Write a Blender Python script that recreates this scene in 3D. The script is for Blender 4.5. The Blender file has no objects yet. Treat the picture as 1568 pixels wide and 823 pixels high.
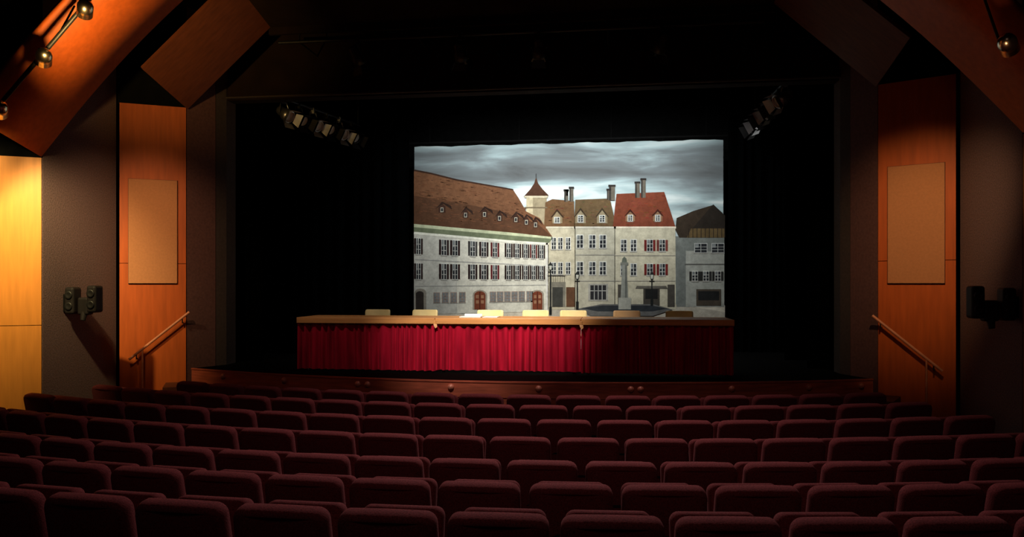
import bpy, bmesh, math, random
from mathutils import Vector, Matrix
random.seed(7)
scene = bpy.context.scene
try:
    scene.view_settings.view_transform = 'Standard'
    scene.view_settings.look = 'None'
    scene.view_settings.exposure = 0
except Exception as e:
    print(e)

EYE = 2.12
STG = 0.90          # stage floor height
RC = 22.0           # centre of the seating / apron arcs (y)

# ------------------------------------------------------------------ materials
def lin(c):
    return tuple((v/12.92 if v <= .04045 else ((v+.055)/1.055)**2.4) for v in c)
def rgb(r, g, b):
    return lin((r/255., g/255., b/255.))

def mat(name, col, rough=.6, metal=0., nscale=6., namt=.15, stretch=(1,1,1), bump=0., sheen=0., spec=.5, emit=None, col2=None):
    m = bpy.data.materials.new(name); m.use_nodes = True
    nt = m.node_tree; N = nt.nodes; L = nt.links
    b = N['Principled BSDF']
    b.inputs['Roughness'].default_value = rough
    b.inputs['Metallic'].default_value = metal
    b.inputs['Specular IOR Level'].default_value = spec
    if sheen: 
        b.inputs['Sheen Weight'].default_value = sheen
        b.inputs['Sheen Tint'].default_value = (*[min(1,v*2.5+.15) for v in col],1)
    tc = N.new('ShaderNodeTexCoord'); mp = N.new('ShaderNodeMapping')
    mp.inputs['Scale'].default_value = stretch
    L.new(tc.outputs['Object'], mp.inputs['Vector'])
    nz = N.new('ShaderNodeTexNoise'); nz.inputs['Scale'].default_value = nscale
    nz.inputs['Detail'].default_value = 5
    L.new(mp.outputs[0], nz.inputs['Vector'])
    rp = N.new('ShaderNodeValToRGB')
    c2 = col2 if col2 else tuple(v*(1-namt*1.6) for v in col)
    c1 = col if col2 else tuple(min(1, v*(1+namt)) for v in col)
    rp.color_ramp.elements[0].position = .3; rp.color_ramp.elements[1].position = .7
    rp.color_ramp.elements[0].color = (*c2, 1); rp.color_ramp.elements[1].color = (*c1, 1)
    L.new(nz.outputs['Fac'], rp.inputs[0]); L.new(rp.outputs[0], b.inputs['Base Color'])
    if bump:
        bp = N.new('ShaderNodeBump'); bp.inputs['Strength'].default_value = bump
        bp.inputs['Distance'].default_value = .01
        L.new(nz.outputs['Fac'], bp.inputs['Height']); L.new(bp.outputs[0], b.inputs['Normal'])
    return m

M = {}
M['wood'] = mat('wood_cherry_veneer', (.46,.092,.014), .55, nscale=4, namt=.10, stretch=(5,5,.5), spec=.25)
M['wood_gold'] = mat('wood_maple_veneer', (.56,.21,.035), .5, nscale=4, namt=.08, stretch=(5,5,.5), spec=.3)
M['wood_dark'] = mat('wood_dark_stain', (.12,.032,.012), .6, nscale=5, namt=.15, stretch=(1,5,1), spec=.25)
M['wood_red'] = mat('wood_stage_fascia', (.42,.09,.048), .45, nscale=5, namt=.2, stretch=(.7,.7,6))
M['poster'] = mat('acoustic_board', (.47,.20,.085), .85, nscale=40, namt=.05)
M['grey'] = mat('wall_fabric_grey', (.15,.088,.088), .95, nscale=60, namt=.25, bump=.3)
M['plum'] = mat('wall_plum_plaster', (.11,.045,.042), .9, nscale=30, namt=.15)
M['jamb'] = mat('jamb_dark_grey', (.045,.03,.028), .9, nscale=30, namt=.15)
M['black'] = mat('matte_black', (.004,.004,.004), .95, spec=.05, nscale=8)
M['velvet_black'] = mat('black_velvet', (.0008,.0010,.0011), 1., spec=.0, nscale=10)
M['ceil'] = mat('ceiling_dark_brown', (.017,.009,.006), .95, nscale=3, namt=.2, spec=.1)
M['floor'] = mat('carpet_dark', (.016,.009,.009), .95, nscale=60, namt=.3)
M['stagefloor'] = mat('stage_floor_black', (.0010,.0009,.0009), .9, nscale=4, spec=.03)
M['seat'] = mat('seat_fabric_maroon', (.13,.024,.027), .9, nscale=120, namt=.3, bump=.2, sheen=.10, spec=.12)
M['plastic'] = mat('seat_shell_black', (.010,.008,.008), .6, spec=.25)
M['velvet_red'] = mat('crimson_velvet', (.37,.006,.024), .85, nscale=3, namt=.25, stretch=(4,4,.5), sheen=.06, spec=.05)
M['tabletop'] = mat('table_beech', (.66,.28,.085), .45, nscale=4, namt=.12, stretch=(.6,5,5))
M['metal'] = mat('steel_dull', (.6,.6,.6), .35, metal=.9)
M['metal_dark'] = mat('blackened_steel', (.02,.02,.02), .45, metal=.5)
M['chrome'] = mat('brushed_brass_chrome', (.75,.66,.50), .25, metal=1.)
M['chairwood'] = mat('cream_plywood', (.90,.70,.32), .5, nscale=5, namt=.08)
M['chairwood2'] = mat('tan_plywood', (.70,.42,.20), .5, nscale=5, namt=.08)
M['paper'] = mat('white_paper', (.75,.75,.75), .8, namt=.03)
M['rail'] = mat('handrail_wood', (.62,.24,.13), .4, nscale=6)
M['knob'] = mat('copper_dome', (.52,.17,.11), .4, metal=.1)
M['glass_dim'] = mat('frosted_gel', (.65,.68,.70), .4, nscale=20)

# ------------------------------------------------------------------ mesh builder
class MB:
    def __init__(s): s.v=[]; s.f=[]; s.m=[]; s.sm=[]; s.mats=[]
    def mi(s, k):
        if k not in s.mats: s.mats.append(k)
        return s.mats.index(k)
    def add(s, vs, fs, k, smooth=False, M4=None):
        o=len(s.v); i=s.mi(k)
        for p in vs:
            p=Vector(p)
            if M4 is not None: p=M4@p
            s.v.append(tuple(p))
        for f in fs:
            s.f.append(tuple(o+a for a in f)); s.m.append(i); s.sm.append(smooth)
    def box(s, c, d, k, bev=0., seg=2, M4=None, smooth=False):
        bm=bmesh.new(); bmesh.ops.create_cube(bm, size=1)
        for v in bm.verts: v.co=Vector((v.co.x*d[0], v.co.y*d[1], v.co.z*d[2]))
        if bev: bmesh.ops.bevel(bm, geom=bm.edges[:], offset=bev, segments=seg, profile=.5, affect='EDGES')
        bm.verts.index_update()
        vs=[v.co+Vector(c) for v in bm.verts]; fs=[[v.index for v in f.verts] for f in bm.faces]
        bm.free(); s.add(vs, fs, k, smooth, M4)
    def cyl(s, p1, p2, r1, k, r2=None, n=14, M4=None, caps=True):
        r2 = r1 if r2 is None else r2
        p1=Vector(p1); p2=Vector(p2); d=(p2-p1).normalized()
        q=d.to_track_quat('Z','Y').to_matrix()
        vs=[]
        for p,r in ((p1,r1),(p2,r2)):
            for i in range(n):
                a=2*math.pi*i/n; vs.append(p+q@Vector((r*math.cos(a), r*math.sin(a),0)))
        s.add(vs, [(i,(i+1)%n,n+(i+1)%n,n+i) for i in range(n)], k, True, M4)
        if caps: s.add(vs, [tuple(range(n))[::-1], tuple(range(n,2*n))], k, False, M4)
    def lathe(s, prof, org, axis, k, n=20, M4=None):
        q=Vector(axis).normalized().to_track_quat('Z','Y').to_matrix(); vs=[]
        for r,h in prof:
            for i in range(n):
                a=2*math.pi*i/n; vs.append(Vector(org)+q@Vector((r*math.cos(a), r*math.sin(a), h)))
        fs=[]
        for j in range(len(prof)-1):
            for i in range(n):
                fs.append((j*n+i, j*n+(i+1)%n, (j+1)*n+(i+1)%n, (j+1)*n+i))
        s.add(vs, fs, k, True, M4)
    def prism(s, plan, z0, z1, k):
        n=len(plan)
        vs=[(x,y,z0) for x,y in plan]+[(x,y,z1) for x,y in plan]
        fs=[tuple(range(n))[::-1], tuple(range(n,2*n))]+[(i,(i+1)%n,n+(i+1)%n,n+i) for i in range(n)]
        s.add(vs, fs, k)
    def slab(s, pts, th, k):
        p=[Vector(a) for a in pts]; nrm=(p[1]-p[0]).cross(p[2]-p[0]).normalized()
        n=len(p); vs=p+[a+nrm*th for a in p]
        fs=[tuple(range(n))[::-1], tuple(range(n,2*n))]+[(i,(i+1)%n,n+(i+1)%n,n+i) for i in range(n)]
        s.add(vs, fs, k)
    def mesh(s, name):
        me=bpy.data.meshes.new(name); me.from_pydata(s.v, [], s.f)
        for k in s.mats: me.materials.append(M[k])
        me.polygons.foreach_set('material_index', s.m); me.polygons.foreach_set('use_smooth', s.sm)
        me.update()
        bm=bmesh.new(); bm.from_mesh(me); bmesh.ops.recalc_face_normals(bm, faces=bm.faces[:]); bm.to_mesh(me); bm.free()
        return me
    def obj(s, name, parent=None, loc=None, rotz=0):
        ob=bpy.data.objects.new(name, s.mesh(name)); scene.collection.objects.link(ob)
        if parent: ob.parent=parent
        if loc: ob.location=loc
        ob.rotation_euler[2]=rotz
        return ob
def empty(name, loc=(0,0,0), rotz=0):
    e=bpy.data.objects.new(name, None); scene.collection.objects.link(e); e.location=loc; e.rotation_euler[2]=rotz
    e.empty_display_size=.2
    return e
def arcy(x, R): return RC-math.sqrt(R*R-x*x)

# ------------------------------------------------------------------ camera
cam=bpy.data.cameras.new('camera'); co=bpy.data.objects.new('camera', cam); scene.collection.objects.link(co)
co.location=(1.33,0,EYE); co.rotation_euler=(math.radians(90),0,math.radians(7.5))
cam.sensor_width=36; cam.lens=1400/1920*36; cam.shift_y=29/1920; cam.clip_end=100
scene.camera=co

# ------------------------------------------------------------------ room shell
b=MB()
b.box((0,3.6,-.1),(13.4,13.6,.2),'floor'); b.obj('floor')
b=MB()
b.box((0,.55,.06),(12.6,7.2,.12),'floor'); b.obj('floor_rear_tier')
b=MB(); b.box((0,3.8,6.2),(13.4,14.0,.2),'ceil'); b.obj('ceiling')
b=MB(); b.box((0,-3.1,3.05),(13.4,.2,6.1),'grey'); b.obj('wall_back')
TOPF=4.65; TOPN=3.65
for side,sg in (('left',-1),('right',1)):
    b=MB()
    b.prism([(sg*6.4,-3.0),(sg*6.6,-3.0),(sg*6.6,7.75),(sg*6.4,7.75)],0,6.1,'grey')
    b.prism([(sg*5.5,8.24),(sg*5.7,8.24),(sg*5.7,9.6),(sg*5.5,9.6)],0,6.1,'grey')
    b.prism([(sg*5.5,8.24),(sg*6.4,7.77),(sg*6.6,7.9),(sg*5.7,8.4)],TOPN,6.1,'black')
    b.prism([(sg*4.72,10.05),(sg*5.5,9.63),(sg*5.7,9.8),(sg*4.9,10.25)],TOPF,6.1,'black')
    b.obj('wall_'+side)
    for nm,p,q,top in (('far',(4.70,10.0),(5.45,9.6),TOPF),('near',(5.50,8.22),(6.40,7.74),TOPN)):
        b=MB()
        P=Vector((sg*p[0],p[1])); Q=Vector((sg*q[0],q[1])); d=(Q-P)
        nn=Vector((-d.y,d.x)).normalized()
        if nn.y<0: nn=-nn
        zs=[0,2.41 if nm=='far' else 1.62,top]
        for a,c in ((zs[0],zs[1]-.004),(zs[1]+.004,zs[2])):
            b.prism([tuple(P),tuple(Q),tuple(Q+nn*.08),tuple(P+nn*.08)],a,c,'wood' if nm=='far' else 'wood_gold')
        b.prism([tuple(P+nn*.012),tuple(Q+nn*.012),tuple(Q+nn*.07),tuple(P+nn*.07)],.0,top-.01,'black')
        b.obj('wall_panel_'+nm+'_'+side)
        if nm=='far':
            u=d.normalized(); c0=P+d*.50; w=.62/2
            A=c0-u*w-nn*.035; B=c0+u*w-nn*.035
            b=MB()
            b.prism([tuple(A),tuple(B),tuple(B+nn*.033),tuple(A+nn*.033)],2.13,3.59,'poster')
            g=.006
            A2=A-u*g+nn*.012; B2=B+u*g+nn*.012
            b.prism([tuple(A2),tuple(B2),tuple(B2+nn*.021),tuple(A2+nn*.021)],2.124,3.596,'wood_dark')
            b.obj('acoustic_board')
            R0=P-u*.05-nn*.10; R1=P+u*.72-nn*.10
            b=MB()
            b.cyl((R0.x,R0.y,1.72),(R1.x,R1.y,1.07),.018,'rail')
            for t in (.12,.88):
                pp=R0.lerp(R1,t); z=1.72+(1.07-1.72)*t
                b.cyl((pp.x,pp.y,z-.01),(pp.x,pp.y,z-.07),.008,'metal_dark')
                b.cyl((pp.x,pp.y,z-.07),(pp.x+nn.x*.098,pp.y+nn.y*.098,z-.07),.008,'metal_dark')
            pp=R0.lerp(R1,.78); z=1.72-.65*.78
            b.cyl((pp.x,pp.y,0.361),(pp.x,pp.y,z),.011,'rail')
            b.obj('handrail')
            b=MB()
            for i in range(4):
                s0=.05+i*.21; h=.72-i*.18
                a=P+u*s0-nn*.03; c=P+u*(s0+.21)-nn*.03; wd=.55
                b.prism([tuple(a),tuple(c),tuple(c-nn*wd),tuple(a-nn*wd)],0,h,'wood_dark')
            b.obj('stage_steps')
    b=MB()
    b.prism([(sg*4.70,10.02),(sg*4.50,10.45),(sg*4.80,10.9),(sg*5.3,10.9),(sg*4.82,10.1)],0,6.1,'plum')
    b.prism([(sg*4.50,10.46),(sg*4.42,10.62),(sg*4.42,10.9),(sg*4.78,10.9)],0,6.1,'jamb')
    b.obj('trim_proscenium_'+side)
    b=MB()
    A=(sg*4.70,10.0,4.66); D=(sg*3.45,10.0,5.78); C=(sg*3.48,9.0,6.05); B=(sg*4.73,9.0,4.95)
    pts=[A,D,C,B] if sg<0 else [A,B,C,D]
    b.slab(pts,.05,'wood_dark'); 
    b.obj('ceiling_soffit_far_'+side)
    b=MB()
    A=Vector((sg*5.5,8.22,3.66)); D=Vector((sg*3.05,8.22,5.95)); C=Vector((sg*3.05,7.23,6.2)); B=Vector((sg*5.53,7.23,3.95))
    n=14; vs=[];fs=[]
    for i in range(n+1):
        t=i/n
        for s_ in range(2):
            p=(A.lerp(D,t) if s_==0 else B.lerp(C,t))
            off=math.sin(math.pi*t)*.10
            vs.append(p+Vector((sg*off*.68,0,off*.73)))
        for s_ in range(2): vs.append(vs[-2]+Vector((sg*.04,0,.045)))
    for i in range(n):
        o=i*4
        for a_,c_ in ((0,1),(1,3),(3,2),(2,0)):
            fs.append((o+a_,o+c_,o+4+c_,o+4+a_))
    b.add(vs,fs,'wood',True); b.obj('ceiling_soffit_near_'+side)

b=MB()
b.box((0,10.76,5.5),(9.5,.2,1.2),'ceil'); b.box((0,10.62,4.93),(8.84,.05,.02),'jamb')
b.obj('trim_proscenium_header')
b=MB()
b.slab([(-3.45,10.0,5.78),(3.45,10.0,5.78),(3.48,9.0,6.05),(-3.48,9.0,6.05)],.04,'ceil')
b.box((0,10.02,5.72),(6.9,.05,.16),'ceil')
b.obj('ceiling_reflector')

# ------------------------------------------------------------------ stage
b=MB()
RA=12.75; n=48; xs=[-4.69+9.38*i/n for i in range(n+1)]
front=[(x,arcy(x,RA)) for x in xs]
b.prism(front+[(4.69,10.9),(-4.69,10.9)],.0,STG-.03,'black')
b.prism([(x,y-.02) for x,y in front]+[(4.69,10.9),(-4.69,10.9)],STG-.03,STG,'stagefloor')
b.box((0,13.0,STG/2),(12.6,4.18,STG),'stagefloor')
b.obj('stage_floor')
b=MB()
def band(y0,y1,z0,z1,k):
    pl=[(x,arcy(x,RA)+y0) for x in xs]; pr=[(x,arcy(x,RA)+y1) for x in xs][::-1]
    b.prism(pl+pr,z0,z1,k)
band(-.045,-.021,.70,.899,'wood_red')
band(-.055,-.021,.885,.905,'wood_red')
band(-.032,-.021,.0,.695,'wood_red')
for X in (-4.06,-3.02,-1.92,-1.78,-.66,.45,1.58,1.70,2.82,3.80,4.5):
    y=arcy(X,RA)-.045; a=Vector((X,y-RC,0)).normalized()
    b.lathe([(.042,-.005),(.042,.006),(.036,.022),(.024,.034),(.010,.040),(0,.041)],(X,y,.82),a,'knob',16)
b.obj('stage_fascia')

b=MB()
b.box((0,15.1,3.3),(12.8,.2,6.6),'black'); b.obj('wall_stage_back')
for side,sg in (('left',-1),('right',1)):
    b=MB(); b.box((sg*6.4,12.95,3.3),(.2,4.1,6.6),'black'); b.obj('wall_stage_'+side)
b=MB(); b.box((0,12.95,6.7),(12.8,4.5,.2),'black'); b.obj('ceiling_stage')

def curtain(name,x0,x1,y,z0,z1,k,pitch=.14,amp=.035,seed=1,parent=None,swell=.3,irr=1.):
    rnd=random.Random(seed); b=MB()
    ph=0
    step=.0125 if pitch<.12 else .02
    cols=int((x1-x0)/step); 
    loc_p=pitch; vs=[];fs=[]; rows=7
    am=1; tgt=1; phl=[]; off=0; otgt=0
    for i in range(cols+1):
        if rnd.random()<.16: loc_p=pitch*rnd.uniform(.55,1.9); tgt=rnd.uniform(.35,1.3); otgt=rnd.uniform(-1,1)*amp*.6*irr
        am+=(tgt-am)*.3; off+=(otgt-off)*.15
        ph+=2*math.pi*step/loc_p
        phl.append((ph,am,off,rnd.uniform(-1,1)))
    for j in range(rows+1):
        t=j/rows
        for i,(p,a,of,rr) in enumerate(phl):
            s_=math.sin(p+.6*(1-t)*math.sin(i*.07)); s_=math.copysign(abs(s_)**.8,s_)
            vs.append((x0+(x1-x0)*i/cols, y-s_*amp*a*(1-swell*t)-of*(1-t), z0+(z1-z0)*t))
    w=cols+1
    for j in range(rows):
        for i in range(cols): fs.append((j*w+i,j*w+i+1,(j+1)*w+i+1,(j+1)*w+i))
    b.add(vs,fs,k,True)
    return b.obj(name,parent)
k=0
for (x0,x1,y) in ((-5.9,-4.15,11.3),(-5.9,-4.1,12.5),(-5.9,-2.46,13.78),(4.15,5.9,11.3),(4.1,5.9,12.5),(3.42,5.9,13.78)):
    curtain('stage_leg_curtain',x0,x1,y,STG,6.5,'velvet_black',.2,.05,seed=k+3); k+=1
curtain('stage_border_curtain',-5.9,5.9,11.0,5.0,6.5,'velvet_black',.2,.05,seed=30)

# ------------------------------------------------------------------ painted backdrop
YB=14.0
th=math.radians(7.5); ct,st=math.cos(th),math.sin(th)
def cloth(a,c):
    u=(a-784)/1143; v=(435-c)/1143
    X=-st+ct*u; Y=ct+st*u; t=YB/Y
    return (1.33+X*t, EYE+v*t)
bv=[];bf=[];bc=[]
def poly(pts,col,layer,wt=0):
    o=len(bv)
    for p in pts:
        x,z=cloth(*p); bv.append((x,YB-.0016*layer,z)); bc.append((*rgb(*col),1))
    bf.append(tuple(range(o,o+len(pts))))
def R(x0,y0,x1,y1,col,layer,sl=0.):
    poly([(x0,y0),(x1,y0+sl*(x1-x0)),(x1,y1+sl*(x1-x0)),(x0,y1)],col,layer)
def window(x,y,w,h,shut=None,sl=0.,frame=(205,205,198),layer=5,pane=(40,42,45)):
    x0=x-w/2;x1=x+w/2;y0=y-h/2;y1=y+h/2
    f=lambda xx,yy:(xx,yy+sl*(xx-x))
    def q(a,b_,c_,d,col,l): poly([f(a,b_),f(c_,b_),f(c_,d),f(a,d)],col,l)
    if shut:
        sw=w*.5
        q(x0-sw-.6,y0,x0-.6,y1,shut,layer); q(x1+.6,y0,x1+sw+.6,y1,shut,layer)
        q(x0-sw*.5-.8,y0+1,x0-sw*.5-.4,y1-1,tuple(int(v*.6) for v in shut),layer+1)
    q(x0-1,y0-1,x1+1,y1+1,frame,layer); q(x0-1.6,y1+.8,x1+1.6,y1+2,(150,148,140),layer)
    q(x0,y0,x1,y1,pane,layer+1)
    q(x-.45,y0,x+.45,y1,frame,layer+2)
    for k_ in (.36,.7): q(x0,y0+h*k_-.3,x1,y0+h*k_+.3,frame,layer+2)
    q(x0+.2,y0+.3,x0+w*.32,y0+h*.45,(120,125,125),layer+1.5)
rnd=random.Random(5)
poly([(634,470),(1110,468),(1110,520),(634,520)],(200,193,176),1)
poly([(840,466),(1035,466),(1110,478),(1110,500),(840,500)],(172,166,152),1.5)
# --- far right dark house
poly([(1034,362),(1109,362),(1109,470),(1036,470)],(108,112,108),2)
poly([(1050,384),(1109,386),(1109,470),(1050,470)],(150,152,144),2.5)
poly([(1034,352),(1036,334),(1062,323),(1092,314),(1110,334),(1110,364),(1040,364)],(52,43,34),3)
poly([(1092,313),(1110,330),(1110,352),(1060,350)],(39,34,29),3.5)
poly([(1058,350),(1109,350),(1109,364),(1052,364)],(90,74,48),4)
for i in range(9): R(1054+i*6.3,350,1055+i*6.3,364,(40,34,28),4.5)
for x in (1073,1099): window(x,380,18,13,None,frame=(170,172,168),layer=5)
for x in (1064,1081,1099): window(x,423,8,14,(44,44,42),layer=5)
R(1066,443,1104,468,(74,66,56),5); R(1069,446,1101,460,(34,34,34),5.6); R(1048,404,1109,405.5,(90,90,86),5)
# --- building 4 (red roof)
poly([(941,348),(1034,348),(1035,474),(941,474)],(182,176,154),3)
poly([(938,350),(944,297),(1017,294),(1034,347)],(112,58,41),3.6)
for i in range(60):
    a=rnd.uniform(944,1015); c=rnd.uniform(299,345); R(a,c,a+rnd.uniform(2,7),c+1.1,(92+rnd.randint(0,34),47+rnd.randint(0,22),32+rnd.randint(0,12)),3.9)
R(940,347,1035,350,(206,196,176),5)
for x in (965,1007):
    poly([(x-7,339),(x-7,329),(x,322),(x+7,329),(x+7,339)],(128,100,76),5)
    poly([(x-9,331),(x,320),(x+9,331),(x+7,331),(x,324),(x-7,331)],(60,30,24),5.5)
    window(x,334,6,8,None,layer=6)
for x,y in ((955,376),(970,376),(955,413),(970,413)): window(x,y,8,17,None)
for x,y in ((995,376),(1014,376),(995,413),(1014,413)): window(x,y,8,17,(104,36,34) if x<1010 or y>400 else (112,58,52))
for y in (391,430): R(942,y,1034,y+1.2,(140,136,124),4.5)
for x in (946,1022): R(x,436,x+11,470,(70,66,60),5)
R(985,440,1010,468,(64,60,54),5); R(988,443,1007,458,(30,30,30),5.6)
poly([(975,438),(1020,438),(1022,442),(973,442)],(96,92,84),6)
# --- building 3
poly([(880,348),(942,348),(942,474),(880,474)],(168,164,146),3)
poly([(879,350),(881,306),(934,304),(944,349)],(94,76,53),3.5)
for i in range(50):
    a=rnd.uniform(882,932); c=rnd.uniform(308,345); R(a,c,a+rnd.uniform(2,7),c+1.1,(80+rnd.randint(0,30),65+rnd.randint(0,20),45+rnd.randint(0,14)),3.8)
R(879,347,943,350,(190,186,172),5)
for x in (889,922):
    poly([(x-8,342),(x-8,329),(x,320),(x+8,329),(x+8,342)],(134,122,98),5)
    poly([(x-10,332),(x,318),(x+10,332),(x+8,332),(x,322),(x-8,332)],(56,46,34),5.5)
    window(x,335,7,9,None,layer=6)
for y in (370,411):
    for x in (888,907,923): window(x,y,9,19,None)
R(901,435,931,461,(150,148,140),5); R(904,437,928,459,(40,40,42),5.6)
for x in (910,916,922): R(x-.5,437,x+.5,459,(170,170,165),6.2)
R(904,445,928,446,(170,170,165),6.2)
for y in (390,430): R(880,y,942,y+1.2,(132,130,122),4.5)
# --- building 2
poly([(836,348),(881,348),(881,474),(836,474)],(180,173,150),3)
poly([(833,350),(835,310),(846,305),(879,308),(880,350)],(102,75,51),3.5)
for i in range(36):
    a=rnd.uniform(838,872); c=rnd.uniform(312,345); R(a,c,a+rnd.uniform(2,7),c+1.1,(85+rnd.randint(0,30),61+rnd.randint(0,20),42+rnd.randint(0,10)),3.8)
R(836,347,881,350,(190,184,164),5)
poly([(846,342),(846,331),(853,323),(861,331),(861,342)],(138,124,98),5)
poly([(843,333),(853,320),(864,333),(861,333),(853,324),(846,333)],(58,42,30),5.5); window(853,337,7,7,None,layer=6)
for y in (373,411):
    for x in (848,858,870): window(x,y,6,17,None)
poly([(841,432),(866,432),(866,470),(841,470)],(120,116,104),5); R(846,440,862,470,(60,60,56),5.6)
R(838,422,866,423,(40,40,40),6); 
for i in range(10): R(839+i*2.8,423,839.5+i*2.8,432,(40,40,40),6)
R(867,440,880,470,(90,62,44),5)
# --- chimneys
for x,y0,y1,w in ((867,291,309,6),(875,287,309,6),(937,284,307,9),(932,290,306,5),(976,279,303,7),(985,274,303,7),(868,291,300,4)):
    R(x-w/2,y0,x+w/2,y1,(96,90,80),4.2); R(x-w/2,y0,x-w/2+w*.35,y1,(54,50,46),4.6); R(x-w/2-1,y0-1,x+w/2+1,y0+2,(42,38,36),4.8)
# --- tower
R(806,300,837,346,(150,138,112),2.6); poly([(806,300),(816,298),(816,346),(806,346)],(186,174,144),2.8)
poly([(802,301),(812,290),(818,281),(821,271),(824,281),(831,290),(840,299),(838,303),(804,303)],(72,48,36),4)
R(803,300,839,303,(196,186,160),4.4); R(803,317,838,319,(110,98,78),4.4); R(820.5,266,821.5,273,(60,60,60),4.4)
# --- building 1 (long left)
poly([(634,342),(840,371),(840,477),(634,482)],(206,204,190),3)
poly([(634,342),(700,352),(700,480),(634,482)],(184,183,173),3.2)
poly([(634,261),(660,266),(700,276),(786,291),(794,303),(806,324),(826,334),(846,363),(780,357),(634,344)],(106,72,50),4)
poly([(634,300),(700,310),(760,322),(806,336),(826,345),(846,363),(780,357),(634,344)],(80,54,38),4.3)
for i in range(320):
    a=rnd.uniform(636,800); t=(a-636)/165; c=rnd.uniform(268+26*t,338+14*t)
    if a+8>784 and c<306: continue
    k_=rnd.randint(0,26); R(a,c,a+rnd.uniform(2,8),c+1.,(82+k_,56+k_//2,39+k_//3),4.6,.15)
poly([(634,259.5),(660,264.5),(700,274.5),(786,289.5),(786,291.5),(700,277),(660,267),(634,262)],(54,36,28),5)
poly([(634,343),(780,356),(846,363),(846,366),(780,360.5),(634,348)],(178,184,152),5)
poly([(634,348),(780,360.5),(846,366),(840,372),(780,368),(634,355)],(104,112,88),5)
poly([(634,355),(780,368),(840,372),(840,375),(780,371.5),(634,359)],(214,214,200),5)
for x,y,s_ in ((677,318,9),(713,326,7),(742,325,8),(765,331,7),(790,333,7.5),(806,337,6.5),(820,341,6)):
    poly([(x-s_*.6,y+8),(x-s_*.6,y-1),(x,y-7),(x+s_*.6,y-1),(x+s_*.6,y+8)],(58,38,30),5.2)
    poly([(x-s_*1.1,y+2),(x,y-9),(x+s_*1.5,y-3),(x+s_*1.7,y+3),(x+s_*.2,y-6)],(44,30,24),5.6)
    R(x-2.2,y,x+2.2,y+7,(170,166,150),6); R(x-1.5,y+1,x+1.5,y+6,(40,40,44),6.4)
DK=(46,32,31)
for (x,w) in ((641,6),(680,7),(697,7),(724,6.5),(741,6.5),(758,6),(779,5.5),(792,5.5),(805,5),(817,5),(829,5)):
    sh=DK if x not in (724,758,817) else ((62,60,58) if x==724 else (92,36,36))
    yy=379+(x-680)*.045; window(x,yy,w,24-(x-640)*.02,sh,.07)
    yy=416+(x-680)*.012; window(x,yy,w,24-(x-640)*.02,DK if x!=758 else (96,34,38),.03)
R(636,397,840,398.2,(150,150,146),4.5,.05)
for g in (669,682,695,708,755,766,777,788,799,811): window(g,456-(g-669)*.015,8,14,None,0.,frame=(150,130,118),pane=(120,122,122))
R(636,438,840,439.2,(160,160,154),4.5,-.01)
def arch(x,y0,y1,w,col,layer):
    pts=[(x-w/2,y1),(x-w/2,y0+w*.35)]
    for i in range(1,8):
        a=math.pi*(1-i/8); pts.append((x+math.cos(a)*w/2,y0+w*.35-math.sin(a)*w*.35))
    pts+=[(x+w/2,y0+w*.35),(x+w/2,y1)]
    poly(pts,col,layer)
for x,w in ((735,17),(823,15)):
    arch(x,444,474,w+5,(150,142,128),5); arch(x,446,474,w,(112,58,40),5.6)
    R(x-.5,447,x+.5,474,(60,30,24),6.2)
    for yy in (455,463): 
        R(x-w*.36,yy-3,x-w*.1,yy+2,(150,110,84),6.2); R(x+w*.1,yy-3,x+w*.36,yy+2,(150,110,84),6.2)
arch(644,442,482,18,(140,134,122),5); arch(643,446,482,12,(52,46,42),5.6)
R(836,372,839,476,(206,204,196),5)
# --- fountain and street lamps
poly([(884,473),(920,466),(1000,466),(1030,474),(1000,484),(905,484)],(92,92,90),7)
poly([(890,472),(922,468),(998,468),(1022,473),(998,477),(915,477)],(42,46,50),7.4)
poly([(950,460),(953,404),(959,404),(962,460)],(132,134,126),7.8); R(947,456,966,474,(150,150,140),8)
R(950,402,962,406,(110,112,104),8.2); poly([(952,402),(953,396),(956,393),(959,396),(960,402)],(90,96,86),8)
R(957,406,960,456,(96,98,92),8.2)
for x,y0,y1 in ((843,404,482),(884,418,474),(998,418,468)):
    R(x-.9,y0+10,x+.9,y1,(28,30,30),8.4); poly([(x-3.2,y0+2),(x,y0-3),(x+3.2,y0+2),(x+2,y0+10),(x-2,y0+10)],(36,38,38),8.4)
    poly([(x-2.2,y0+3),(x+2.2,y0+3),(x+1.4,y0+9),(x-1.4,y0+9)],(176,176,164),8.8); R(x-2,y1-12,x+2,y1,(28,30,30),8.6)
    R(x-4,y0+12,x+4,y0+13,(28,30,30),8.6)

bd=empty('painted_backdrop')
me=bpy.data.meshes.new('town_painting'); me.from_pydata(bv,[],bf)
ca=me.color_attributes.new('paint','FLOAT_COLOR','POINT')
ca.data.foreach_set('color',[c for q in bc for c in q])
m=bpy.data.materials.new('scenic_paint'); m.use_nodes=True; nt=m.node_tree; N=nt.nodes; L=nt.links
p=N['Principled BSDF']; p.inputs['Roughness'].default_value=.9; p.inputs['Specular IOR Level'].default_value=.1
at=N.new('ShaderNodeAttribute'); at.attribute_name='paint'
tc=N.new('ShaderNodeTexCoord'); nz=N.new('ShaderNodeTexNoise'); nz.inputs['Scale'].default_value=7; nz.inputs['Detail'].default_value=8; nz.inputs['Roughness'].default_value=.75
L.new(tc.outputs['Object'],nz.inputs['Vector'])
mr=N.new('ShaderNodeMapRange'); mr.inputs['From Min'].default_value=.25; mr.inputs['From Max'].default_value=.75; mr.inputs['To Min'].default_value=.55; mr.inputs['To Max'].default_value=1.25
L.new(nz.outputs['Fac'],mr.inputs['Value'])
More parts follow.
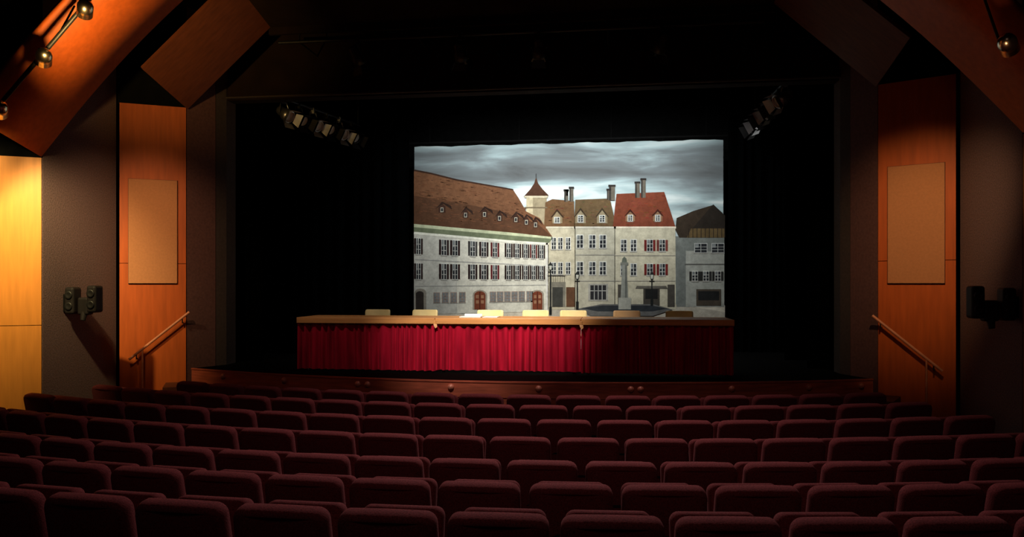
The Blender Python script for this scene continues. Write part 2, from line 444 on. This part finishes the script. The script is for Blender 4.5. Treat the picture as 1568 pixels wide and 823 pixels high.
mx=N.new('ShaderNodeVectorMath'); mx.operation='SCALE'; L.new(at.outputs['Color'],mx.inputs[0]); L.new(mr.outputs[0],mx.inputs['Scale'])
L.new(mx.outputs[0],p.inputs['Base Color'])
me.materials.append(m); o=bpy.data.objects.new('town_painting',me); scene.collection.objects.link(o); o.parent=bd
sk=bpy.data.materials.new('scenic_sky'); sk.use_nodes=True; nt=sk.node_tree; N=nt.nodes; L=nt.links
p=N['Principled BSDF']; p.inputs['Roughness'].default_value=.9; p.inputs['Specular IOR Level'].default_value=.1
tc=N.new('ShaderNodeTexCoord'); mp=N.new('ShaderNodeMapping'); mp.inputs['Scale'].default_value=(.32,1,1.9); mp.inputs['Rotation'].default_value=(0,math.radians(4),0)
L.new(tc.outputs['Object'],mp.inputs['Vector'])
nz=N.new('ShaderNodeTexNoise'); nz.inputs['Scale'].default_value=1.7; nz.inputs['Detail'].default_value=6; nz.inputs['Roughness'].default_value=.5; nz.inputs['Distortion'].default_value=.4
L.new(mp.outputs[0],nz.inputs['Vector'])
sx=N.new('ShaderNodeSeparateXYZ'); L.new(tc.outputs['Object'],sx.inputs[0])
gr=N.new('ShaderNodeValToRGB'); mz=N.new('ShaderNodeMapRange'); mz.inputs['From Min'].default_value=3.2; mz.inputs['From Max'].default_value=4.8
L.new(sx.outputs['Z'],mz.inputs['Value']); L.new(mz.outputs[0],gr.inputs[0])
e=gr.color_ramp.elements; e[0].position=0; e[0].color=(.6,.6,.6,1); e[1].position=1; e[1].color=(.62,.62,.62,1)
for pos,v in ((.3,.74),(.44,.56),(.62,.32),(.8,.34),(.88,.44),(.95,.62)):
    q=e.new(pos); q.color=(v,v,v,1)
ad=N.new('ShaderNodeMath'); ad.operation='MULTIPLY_ADD'; ad.inputs[1].default_value=1.3; 
sb=N.new('ShaderNodeMath'); sb.operation='SUBTRACT'; sb.inputs[1].default_value=.5; L.new(nz.outputs['Fac'],sb.inputs[0]); L.new(sb.outputs[0],ad.inputs[0]); L.new(gr.outputs[0],ad.inputs[2])
cr=N.new('ShaderNodeValToRGB'); L.new(ad.outputs[0],cr.inputs[0]); e=cr.color_ramp.elements
e[0].position=.0; e[0].color=(*rgb(72,72,72),1); e[1].position=.9; e[1].color=(*rgb(216,222,220),1)
q=e.new(.35); q.color=(*rgb(106,114,117),1); q=e.new(.6); q.color=(*rgb(150,168,171),1)
L.new(cr.outputs[0],p.inputs['Base Color']); M['sky']=sk
b=MB(); vs=[];fs=[]; xl,xr=cloth(634.5,300)[0],cloth(1107.5,300)[0]; nn=40
for i in range(nn+1):
    x=xl+(xr-xl)*i/nn
    sag=.008*math.sin(i*.9)+.005*math.sin(i*2.3)
    for z in (STG,2.0,3.2,4.0,4.76+sag): vs.append((x,YB+.006,z))
for i in range(nn):
    for j in range(4): fs.append((i*5+j,(i+1)*5+j,(i+1)*5+j+1,i*5+j+1))
b.add(vs,fs,'sky'); b.obj('sky_cloth',bd)
b=MB(); b.cyl((xl-.3,YB+.03,4.83),(xr+.3,YB+.03,4.83),.022,'black')
for i in range(12): 
    x=xl+.05+(xr-xl-.1)*i/11; b.cyl((x,YB+.012,4.74),(x,YB+.03,4.83),.004,'black',n=6)
for i in range(4): b.cyl((xl+.3+i*(xr-xl-.6)/3,YB+.03,4.83),(xl+.3+i*(xr-xl-.6)/3,YB+.03,6.6),.005,'black',n=6)
b.obj('batten_pipe',bd)

# ------------------------------------------------------------------ tables with skirts
HT=.75
for i,x0 in enumerate((-3.06,-1.06,.94)):
    t=empty('conference_table',(x0+1.0,10.06,STG))
    b=MB(); b.box((0,.38,HT-.02),(1.994,.76,.04),'tabletop',.006); b.box((0,-.008,HT-.04),(1.994,.022,.08),'tabletop',.004)
    b.obj('top',t)
    b=MB()
    for sx_ in (-.9,.9):
        for yy in (.12,.64): b.box((sx_,yy,(HT-.04)/2),(.045,.045,HT-.04),'metal_dark',.004)
    b.box((0,.12,HT-.07),(1.8,.03,.06),'metal_dark'); b.box((0,.64,HT-.07),(1.8,.03,.06),'metal_dark')
    b.obj('legs',t)
    sk_=curtain('skirt',-.998,.998,.040,.02+.012*(i==1),HT-.05,'velvet_red',.10,.045,seed=50+i,parent=t,swell=.4)
    if i!=1:
        sd=-1 if i==0 else 1
        o_=curtain('skirt_side',-.34,.34,0,.02,HT-.05,'velvet_red',.07,.014,seed=60+i,parent=t)
        o_.location=(sd*.965,.38,0); o_.rotation_euler[2]=math.radians(90)
for x in (-1.06,.94):
    b=MB()
    b.add([(x-.02,10.03,STG+HT-.08),(x+.03,10.03,STG+HT-.08),(x+.035,10.02,STG+HT-.12),(x+.01,10.015,STG+HT-.14),(x-.01,10.02,STG+HT-.11)],[(0,1,2,3,4)],'tabletop')
    b.box((x,10.04,STG+HT-.06),(.03,.02,.06),'tabletop',.004)
    b.obj('skirt_clip')
b=MB()
b.box((-.62,10.40,STG+HT+.006),(.30,.21,.012),'paper',M4=None); b.box((-.34,10.45,STG+HT+.004),(.21,.29,.008),'paper')
b.add([(-.75,10.55,STG+HT),(-.5,10.55,STG+HT),(-.5,10.60,STG+HT+.04),(-.75,10.60,STG+HT+.04)],[(0,1,2,3)],'paper')
b.obj('paper_sheets')
# ------------------------------------------------------------------ chairs
def chair_mesh(kk):
    b=MB()
    def shell(rows,w,th_,k):
        vs=[];fs=[];n=12
        for side in (0,1):
            for (y,z,ww,bow,ny,nz_) in rows:
                for i in range(n+1):
                    s_=-1+2*i/n
                    x=s_*ww/2; d=bow*(s_*s_)
                    vs.append((x, y-d*ny+side*th_*ny, z+d*abs(nz_)*.3+side*th_*nz_))
        nr=len(rows); W=n+1
        for side in (0,1):
            o=side*nr*W
            for j in range(nr-1):
                for i in range(n): fs.append((o+j*W+i,o+j*W+i+1,o+(j+1)*W+i+1,o+(j+1)*W+i))
        o=nr*W
        for i in range(n):
            fs.append((i,i+1,o+i+1,o+i)); a=(nr-1)*W; fs.append((a+i,a+i+1,o+a+i+1,o+a+i))
        for j in range(nr-1):
            fs.append((j*W,(j+1)*W,o+(j+1)*W,o+j*W)); fs.append((j*W+n,(j+1)*W+n,o+(j+1)*W+n,o+j*W+n))
        b.add(vs,fs,k,True)
    shell([(.20,.58,.32,.03,1,0),(.205,.61,.38,.035,1,0),(.215,.70,.40,.04,1,0),(.225,.785,.40,.04,1,0),(.23,.812,.39,.04,1,0),(.23,.822,.36,.035,1,0)],.38,.016,kk)
    shell([(-.22,.43,.34,.0,0,1),(-.20,.445,.39,.0,0,1),(0,.44,.40,.0,0,1),(.16,.44,.38,.0,0,1),(.19,.45,.34,0,0,1)],.4,.016,kk)
    for s_ in (-1,1):
        b.cyl((s_*.17,-.18,.435),(s_*.19,-.22,0),.011,'metal'); b.cyl((s_*.16,.15,.435),(s_*.19,.24,0),.011,'metal')
        b.cyl((s_*.16,.13,.43),(s_*.15,.20,.60),.010,'metal'); b.cyl((s_*.15,.20,.60),(s_*.15,.225,.76),.010,'metal')
        b.cyl((s_*.17,-.18,.428),(s_*.16,.15,.428),.010,'metal')
    b.cyl((-.165,-.1,.428),(.165,-.1,.428),.010,'metal')
    return b.mesh('stacking_chair')
cm={k_:chair_mesh(k_) for k_ in ('chairwood','chairwood2')}
for i,X in enumerate((-2.26,-1.51,-.48,.20,.78,1.57,2.33)):
    o=bpy.data.objects.new('stacking_chair',cm['chairwood2' if i==5 else 'chairwood']); scene.collection.objects.link(o)
    o.location=(X,11.05,STG); o.rotation_euler[2]=random.uniform(-.06,.06)

# ------------------------------------------------------------------ theatre seats
def seat_mesh():
    b=MB()
    def pillow(w,h,th_,rad,cx,tilt,base,k,crown=.012,wrap=.25,y0=0,taper=.0):
        out=[];ns=7
        for (sx_,sz_,a0) in ((1,1,0),(-1,1,90),(-1,-1,180),(1,-1,270)):
            for i in range(ns+1):
                a=math.radians(a0+90*i/ns)
                out.append((sx_*(w/2-rad)+rad*math.cos(a), sz_*(h/2-rad)+rad*math.sin(a)))
            if sx_==1 and sz_==1:
                for t in (.66,.33,0,-.33,-.66): out.append((t*(w/2-rad),h/2))
            if sx_==-1 and sz_==-1:
                for t in (-.66,-.33,0,.33,.66): out.append((t*(w/2-rad),-h/2))
        n=len(out)
        lay=[(-.5,.030),(-.46,.014),(-.32,.003),(0,0),(.32,.003),(.46,.014),(.5,.030)]
        vs=[];fs=[]
        T=Matrix.Rotation(tilt,4,'X')
        def P(x,y,z):
            z+=crown*(1-(x/(w/2))**2)*(1 if z>0 else 0)
            x*=1-taper*(z/h)
            y+=wrap*x*x
            v=T@Vector((x,y,z+h/2)); return (v.x+cx,v.y+y0,v.z+base)
        for (ty,ins) in lay:
            for (x,z) in out:
                vs.append(P(x*(1-2*ins/w),ty*th_,z*(1-2*ins/h)))
        for j in range(len(lay)-1):
            for i in range(n): fs.append((j*n+i,j*n+(i+1)%n,(j+1)*n+(i+1)%n,(j+1)*n+i))
        fs.append(tuple(range(n))[::-1]); fs.append(tuple(range((len(lay)-1)*n,len(lay)*n)))
        b.add(vs,fs,k,True)
    pillow(.505,.50,.105,.055,0,math.radians(11),.375,'seat',taper=.04,y0=.05)
    pillow(.46,.36,.028,.03,0,math.radians(11),.24,'plastic',crown=0,y0=.045)
    pillow(.445,.42,.11,.05,0,math.radians(-12),.40,'seat',wrap=.05,y0=.20,crown=0)
    for s_ in (-1,1):
        b.box((s_*.247,.17,.60),(.036,.30,.035),'plastic',.010,2)
        b.box((s_*.247,.15,.42),(.028,.07,.34),'plastic',.006,1)
        b.box((s_*.247,.14,.14),(.028,.09,.28),'plastic',.006,1)
        b.box((s_*.247,.14,.0125),(.034,.26,.025),'plastic',.005,1)
    b.box((0,.13,.36),(.48,.04,.05),'metal_dark')
    return b.mesh('theater_seat')
sm=seat_mesh()
PITCH=.55
rows=[(8.30,-.125,0,-4.35,4.6),(7.60,.10,0,-5.0,4.85),(6.80,.359,0,-5.3,5.1),(6.00,.603,0,-5.9,5.9),(5.20,.854,0,-6.0,6.0),(4.42,1.096,.05,-6.0,6.0),(3.58,.788,.125,-6.0,6.0)]
for (Y0,X0,zb,xa,xb) in rows:
    Rr=RC-Y0
    for kx in range(-16,17):
        ph=math.asin(X0/Rr)+kx*PITCH/Rr
        x=Rr*math.sin(ph); y=RC-Rr*math.cos(ph)
        if x<xa or x>xb: continue
        o=bpy.data.objects.new('theater_seat',sm); scene.collection.objects.link(o)
        z=zb
        if zb<.12 and y<4.15+.0: z=.12
        o.location=(x,y+.02,z); o.rotation_euler[2]=ph
# ------------------------------------------------------------------ spotlights / fixtures
def lamp_head(b,c,aim,r=.08,L_=.17,k='chrome',face='glass_dim'):
    c=Vector(c); a=(Vector(aim)-c).normalized()
    o=c-a*L_/2
    b.lathe([(0,-.0),(r*.45,.006),(r*.8,.03),(r,.07),(r,L_),(r*.93,L_),(r*.86,L_-.03)],o,a,k,20)
    b.lathe([(r*.86,L_-.03),(r*.4,L_-.022),(0,L_-.02)],o,a,face,20)
def rail_z(x): return 4.04+(abs(x)-4.91)*(-1.03)
for sg in (-1,1):
    b=MB()
    if sg<0:
        b.cyl((sg*5.35,7.0,rail_z(5.35)),(sg*3.15,7.0,rail_z(3.15)),.022,'metal_dark')
        for x in (5.2,4.3,3.4): b.cyl((sg*x,7.0,rail_z(x)),(sg*x,7.24,rail_z(x)+.40),.010,'metal_dark')
    else:
        b.cyl((4.68,7.0,4.26),(4.66,7.24,rail_z(4.66)+.46),.012,'metal_dark')
    hs=((3.94,.14),(4.40,.14),(4.90,.10)) if sg<0 else ((4.84,.06),)
    for x,dz in hs:
        z=rail_z(x); hc=(sg*(x-.0),6.93,z-.12)
        if sg>0: hc=(4.73,6.95,4.20); b.cyl((4.68,7.0,4.26),hc,.010,'metal_dark')
        else: b.cyl((sg*x,7.0,z),hc,.010,'metal_dark')
        lamp_head(b,hc,(hc[0]+sg*.5,7.5,hc[2]-.45),.075,.19)
    b.obj('track_light_rail' if sg<0 else 'ceiling_spotlight')
def stage_fixture(b,c,aim,top,r=.10,L_=.30,k='metal_dark'):
    c=Vector(c); a=(Vector(aim)-c).normalized(); sdv=a.cross(Vector((0,0,1))).normalized()
    o=c-a*L_/2
    b.lathe([(0,0),(r*.7,.0),(r*.75,.05),(r*.75,L_*.45),(r,L_*.55),(r,L_),(r*.9,L_),(r*.85,L_-.04)],o,a,k,16)
    b.lathe([(r*.85,L_-.04),(0,L_-.03)],o,a,'glass_dim',16)
    for s_ in (-1,1):
        b.cyl(c+sdv*s_*r*1.15,Vector(top)+sdv*s_*r*.6-Vector((0,0,.05)),.008,k,n=8)
    up=sdv.cross(a).normalized(); e_=o+a*L_
    for d1,d2 in ((sdv,up),(-sdv,up),(up,sdv),(-up,sdv)):
        p0=e_+d1*r; p1=p0+(a*.10+d1*.05)
        b.add([p0+d2*r*.8,p0-d2*r*.8,p1-d2*r*1.1,p1+d2*r*1.1],[(0,1,2,3)],k)
    b.box(Vector(top)-Vector((0,0,.03)),(.05,.05,.10),k)
b=MB(); b.cyl((-3.3,10.0,5.52),(3.3,10.0,5.52),.024,'metal_dark')
for x in (-2.15,-.70,.38,2.0): stage_fixture(b,(x,9.95,5.28),(x*.4,12,2.2),(x,10.0,5.52),.09,.26)
for x in (-3.0,-1.3,1.3,3.0): b.cyl((x,10.0,5.52),(x,10.01,5.639),.01,'metal_dark'); b.cyl((x,10.0,5.52),(x,10.66,5.52),.012,'metal_dark')
b.obj('front_light_bar')
for sg in (-1,1):
    b=MB(); 
    xa,xb=(3.9,3.35) if sg<0 else (3.88,3.84)
    b.cyl((sg*xa,11.3,5.1),(sg*xb,13.55,5.1),.024,'metal_dark')
    for i in range(6):
        t=(i+.3)/6; x=xa+(xb-xa)*t; y=11.3+2.25*t
        stage_fixture(b,(sg*(x-.02),y,4.86),(sg*(x-2.3),y-.9,3.3),(sg*x,y,5.1),.10,.27,'metal' if i%2==0 else 'metal_dark')
    for t in (0.02,.98): b.cyl((sg*(xa+(xb-xa)*t),11.3+2.25*t,5.1),(sg*(xa+(xb-xa)*t),11.3+2.25*t,6.595),.012,'metal_dark')
    b.obj('side_light_bar')
for sg,y in ((-1,8.66),(1,8.37)):
    b=MB()
    X=sg*5.5; z=1.88
    b.box((X-sg*.015,y,z),(.03,.16,.22),'black',.004)
    b.cyl((X-sg*.02,y,z),(X-sg*.30,y,z),.02,'black')
    for dx_,dz in ((.10,.03),(.40,.05)):
        b.box((X-sg*dx_,y-.03,z+dz),(.13,.16,.34),'plastic',.03,3)
        b.lathe([(.05,0),(.05,.012),(.03,.004),(0,.002)],(X-sg*dx_,y-.11,z+dz+.07),(0,-1,0),'metal_dark',16)
        b.lathe([(.05,0),(.05,.012),(.03,.004),(0,.002)],(X-sg*dx_,y-.11,z+dz-.07),(0,-1,0),'metal_dark',16)
    b.box((X-sg*.25,y,z-.04),(.15,.12,.22),'plastic',.025,3)
    b.cyl((X-sg*.25,y-.02,z-.12),(X-sg*.25,y-.05,z-.22),.045,'plastic',.03)
    b.obj('wall_speaker')

# ------------------------------------------------------------------ lights
def spot(name,loc,aim,power,ang,blend,col,rad=.08):
    l=bpy.data.lights.new(name,'SPOT'); l.energy=power; l.spot_size=math.radians(ang); l.spot_blend=blend; l.color=col; l.shadow_soft_size=rad
    o=bpy.data.objects.new(name,l); scene.collection.objects.link(o); o.location=loc
    o.rotation_euler=(Vector(aim)-Vector(loc)).to_track_quat('-Z','Y').to_euler(); return o
def area(name,loc,aim,power,sx_,sy_,col,spread=180):
    l=bpy.data.lights.new(name,'AREA'); l.shape='RECTANGLE'; l.size=sx_; l.size_y=sy_; l.energy=power; l.color=col; l.spread=math.radians(spread)
    o=bpy.data.objects.new(name,l); scene.collection.objects.link(o); o.location=loc
    o.rotation_euler=(Vector(aim)-Vector(loc)).to_track_quat('-Z','Y').to_euler(); return o
WARM=(1,.60,.25); WH=(1,.93,.82)
spot('spot_table',(-.8,5.6,5.6),(-.50,10.15,1.60),1800,31,1,WH,.1)
spot('chairs_fill_spot',(.2,6.8,5.6),(.15,11.2,1.85),1500,34,1,(1,.93,.80),.1)  # extra spot added to brighten the chair backs and table tops
spot('spot_table_left',(-2.6,7.5,5.4),(-2.3,10.9,1.6),170,40,1,WH,.1)
area('backdrop_wash',(.5,12.3,5.1),(.5,14.0,2.9),125,4.8,.3,(.96,.99,.98),130)
spot('backdrop_spot',(-.1,11.9,4.95),(-.1,14,1.7),320,56,1,WH,.15)
for sg,pw in ((-1,1.),(1,.9)):
    spot('lamp_far_panel',(sg*4.0,6.6,4.3),(sg*5.12,9.8,2.65),330*pw,46,1,(1,.62,.30),.08)
spot('lamp_near_panel',(-5.0,6.7,3.85),(-5.85,8.05,2.65),620,78,1,(1,.76,.34),.06)
spot('lamp_soffit',(-3.8,6.4,4.1),(-4.3,8.0,5.1),260,75,1,(1,.62,.2),.05)
spot('lamp_soffit_right',(4.5,6.6,3.9),(4.5,8.0,5.0),2,120,1,(1,.5,.22),.05)
area('house_light',(.7,8.9,5.7),(.7,5.1,0),72,2.2,.3,(1,.74,.70),95)
area('rear_fill',(1.2,1.0,5.9),(.8,7.2,0.5),8,3,1.0,(1,.66,.58),80)  # unseen fill added from the rear to lift the dark seat backs
w=bpy.data.worlds.new('world'); scene.world=w; w.use_nodes=True
w.node_tree.nodes['Background'].inputs[0].default_value=(.02,.013,.012,1); w.node_tree.nodes['Background'].inputs[1].default_value=.3
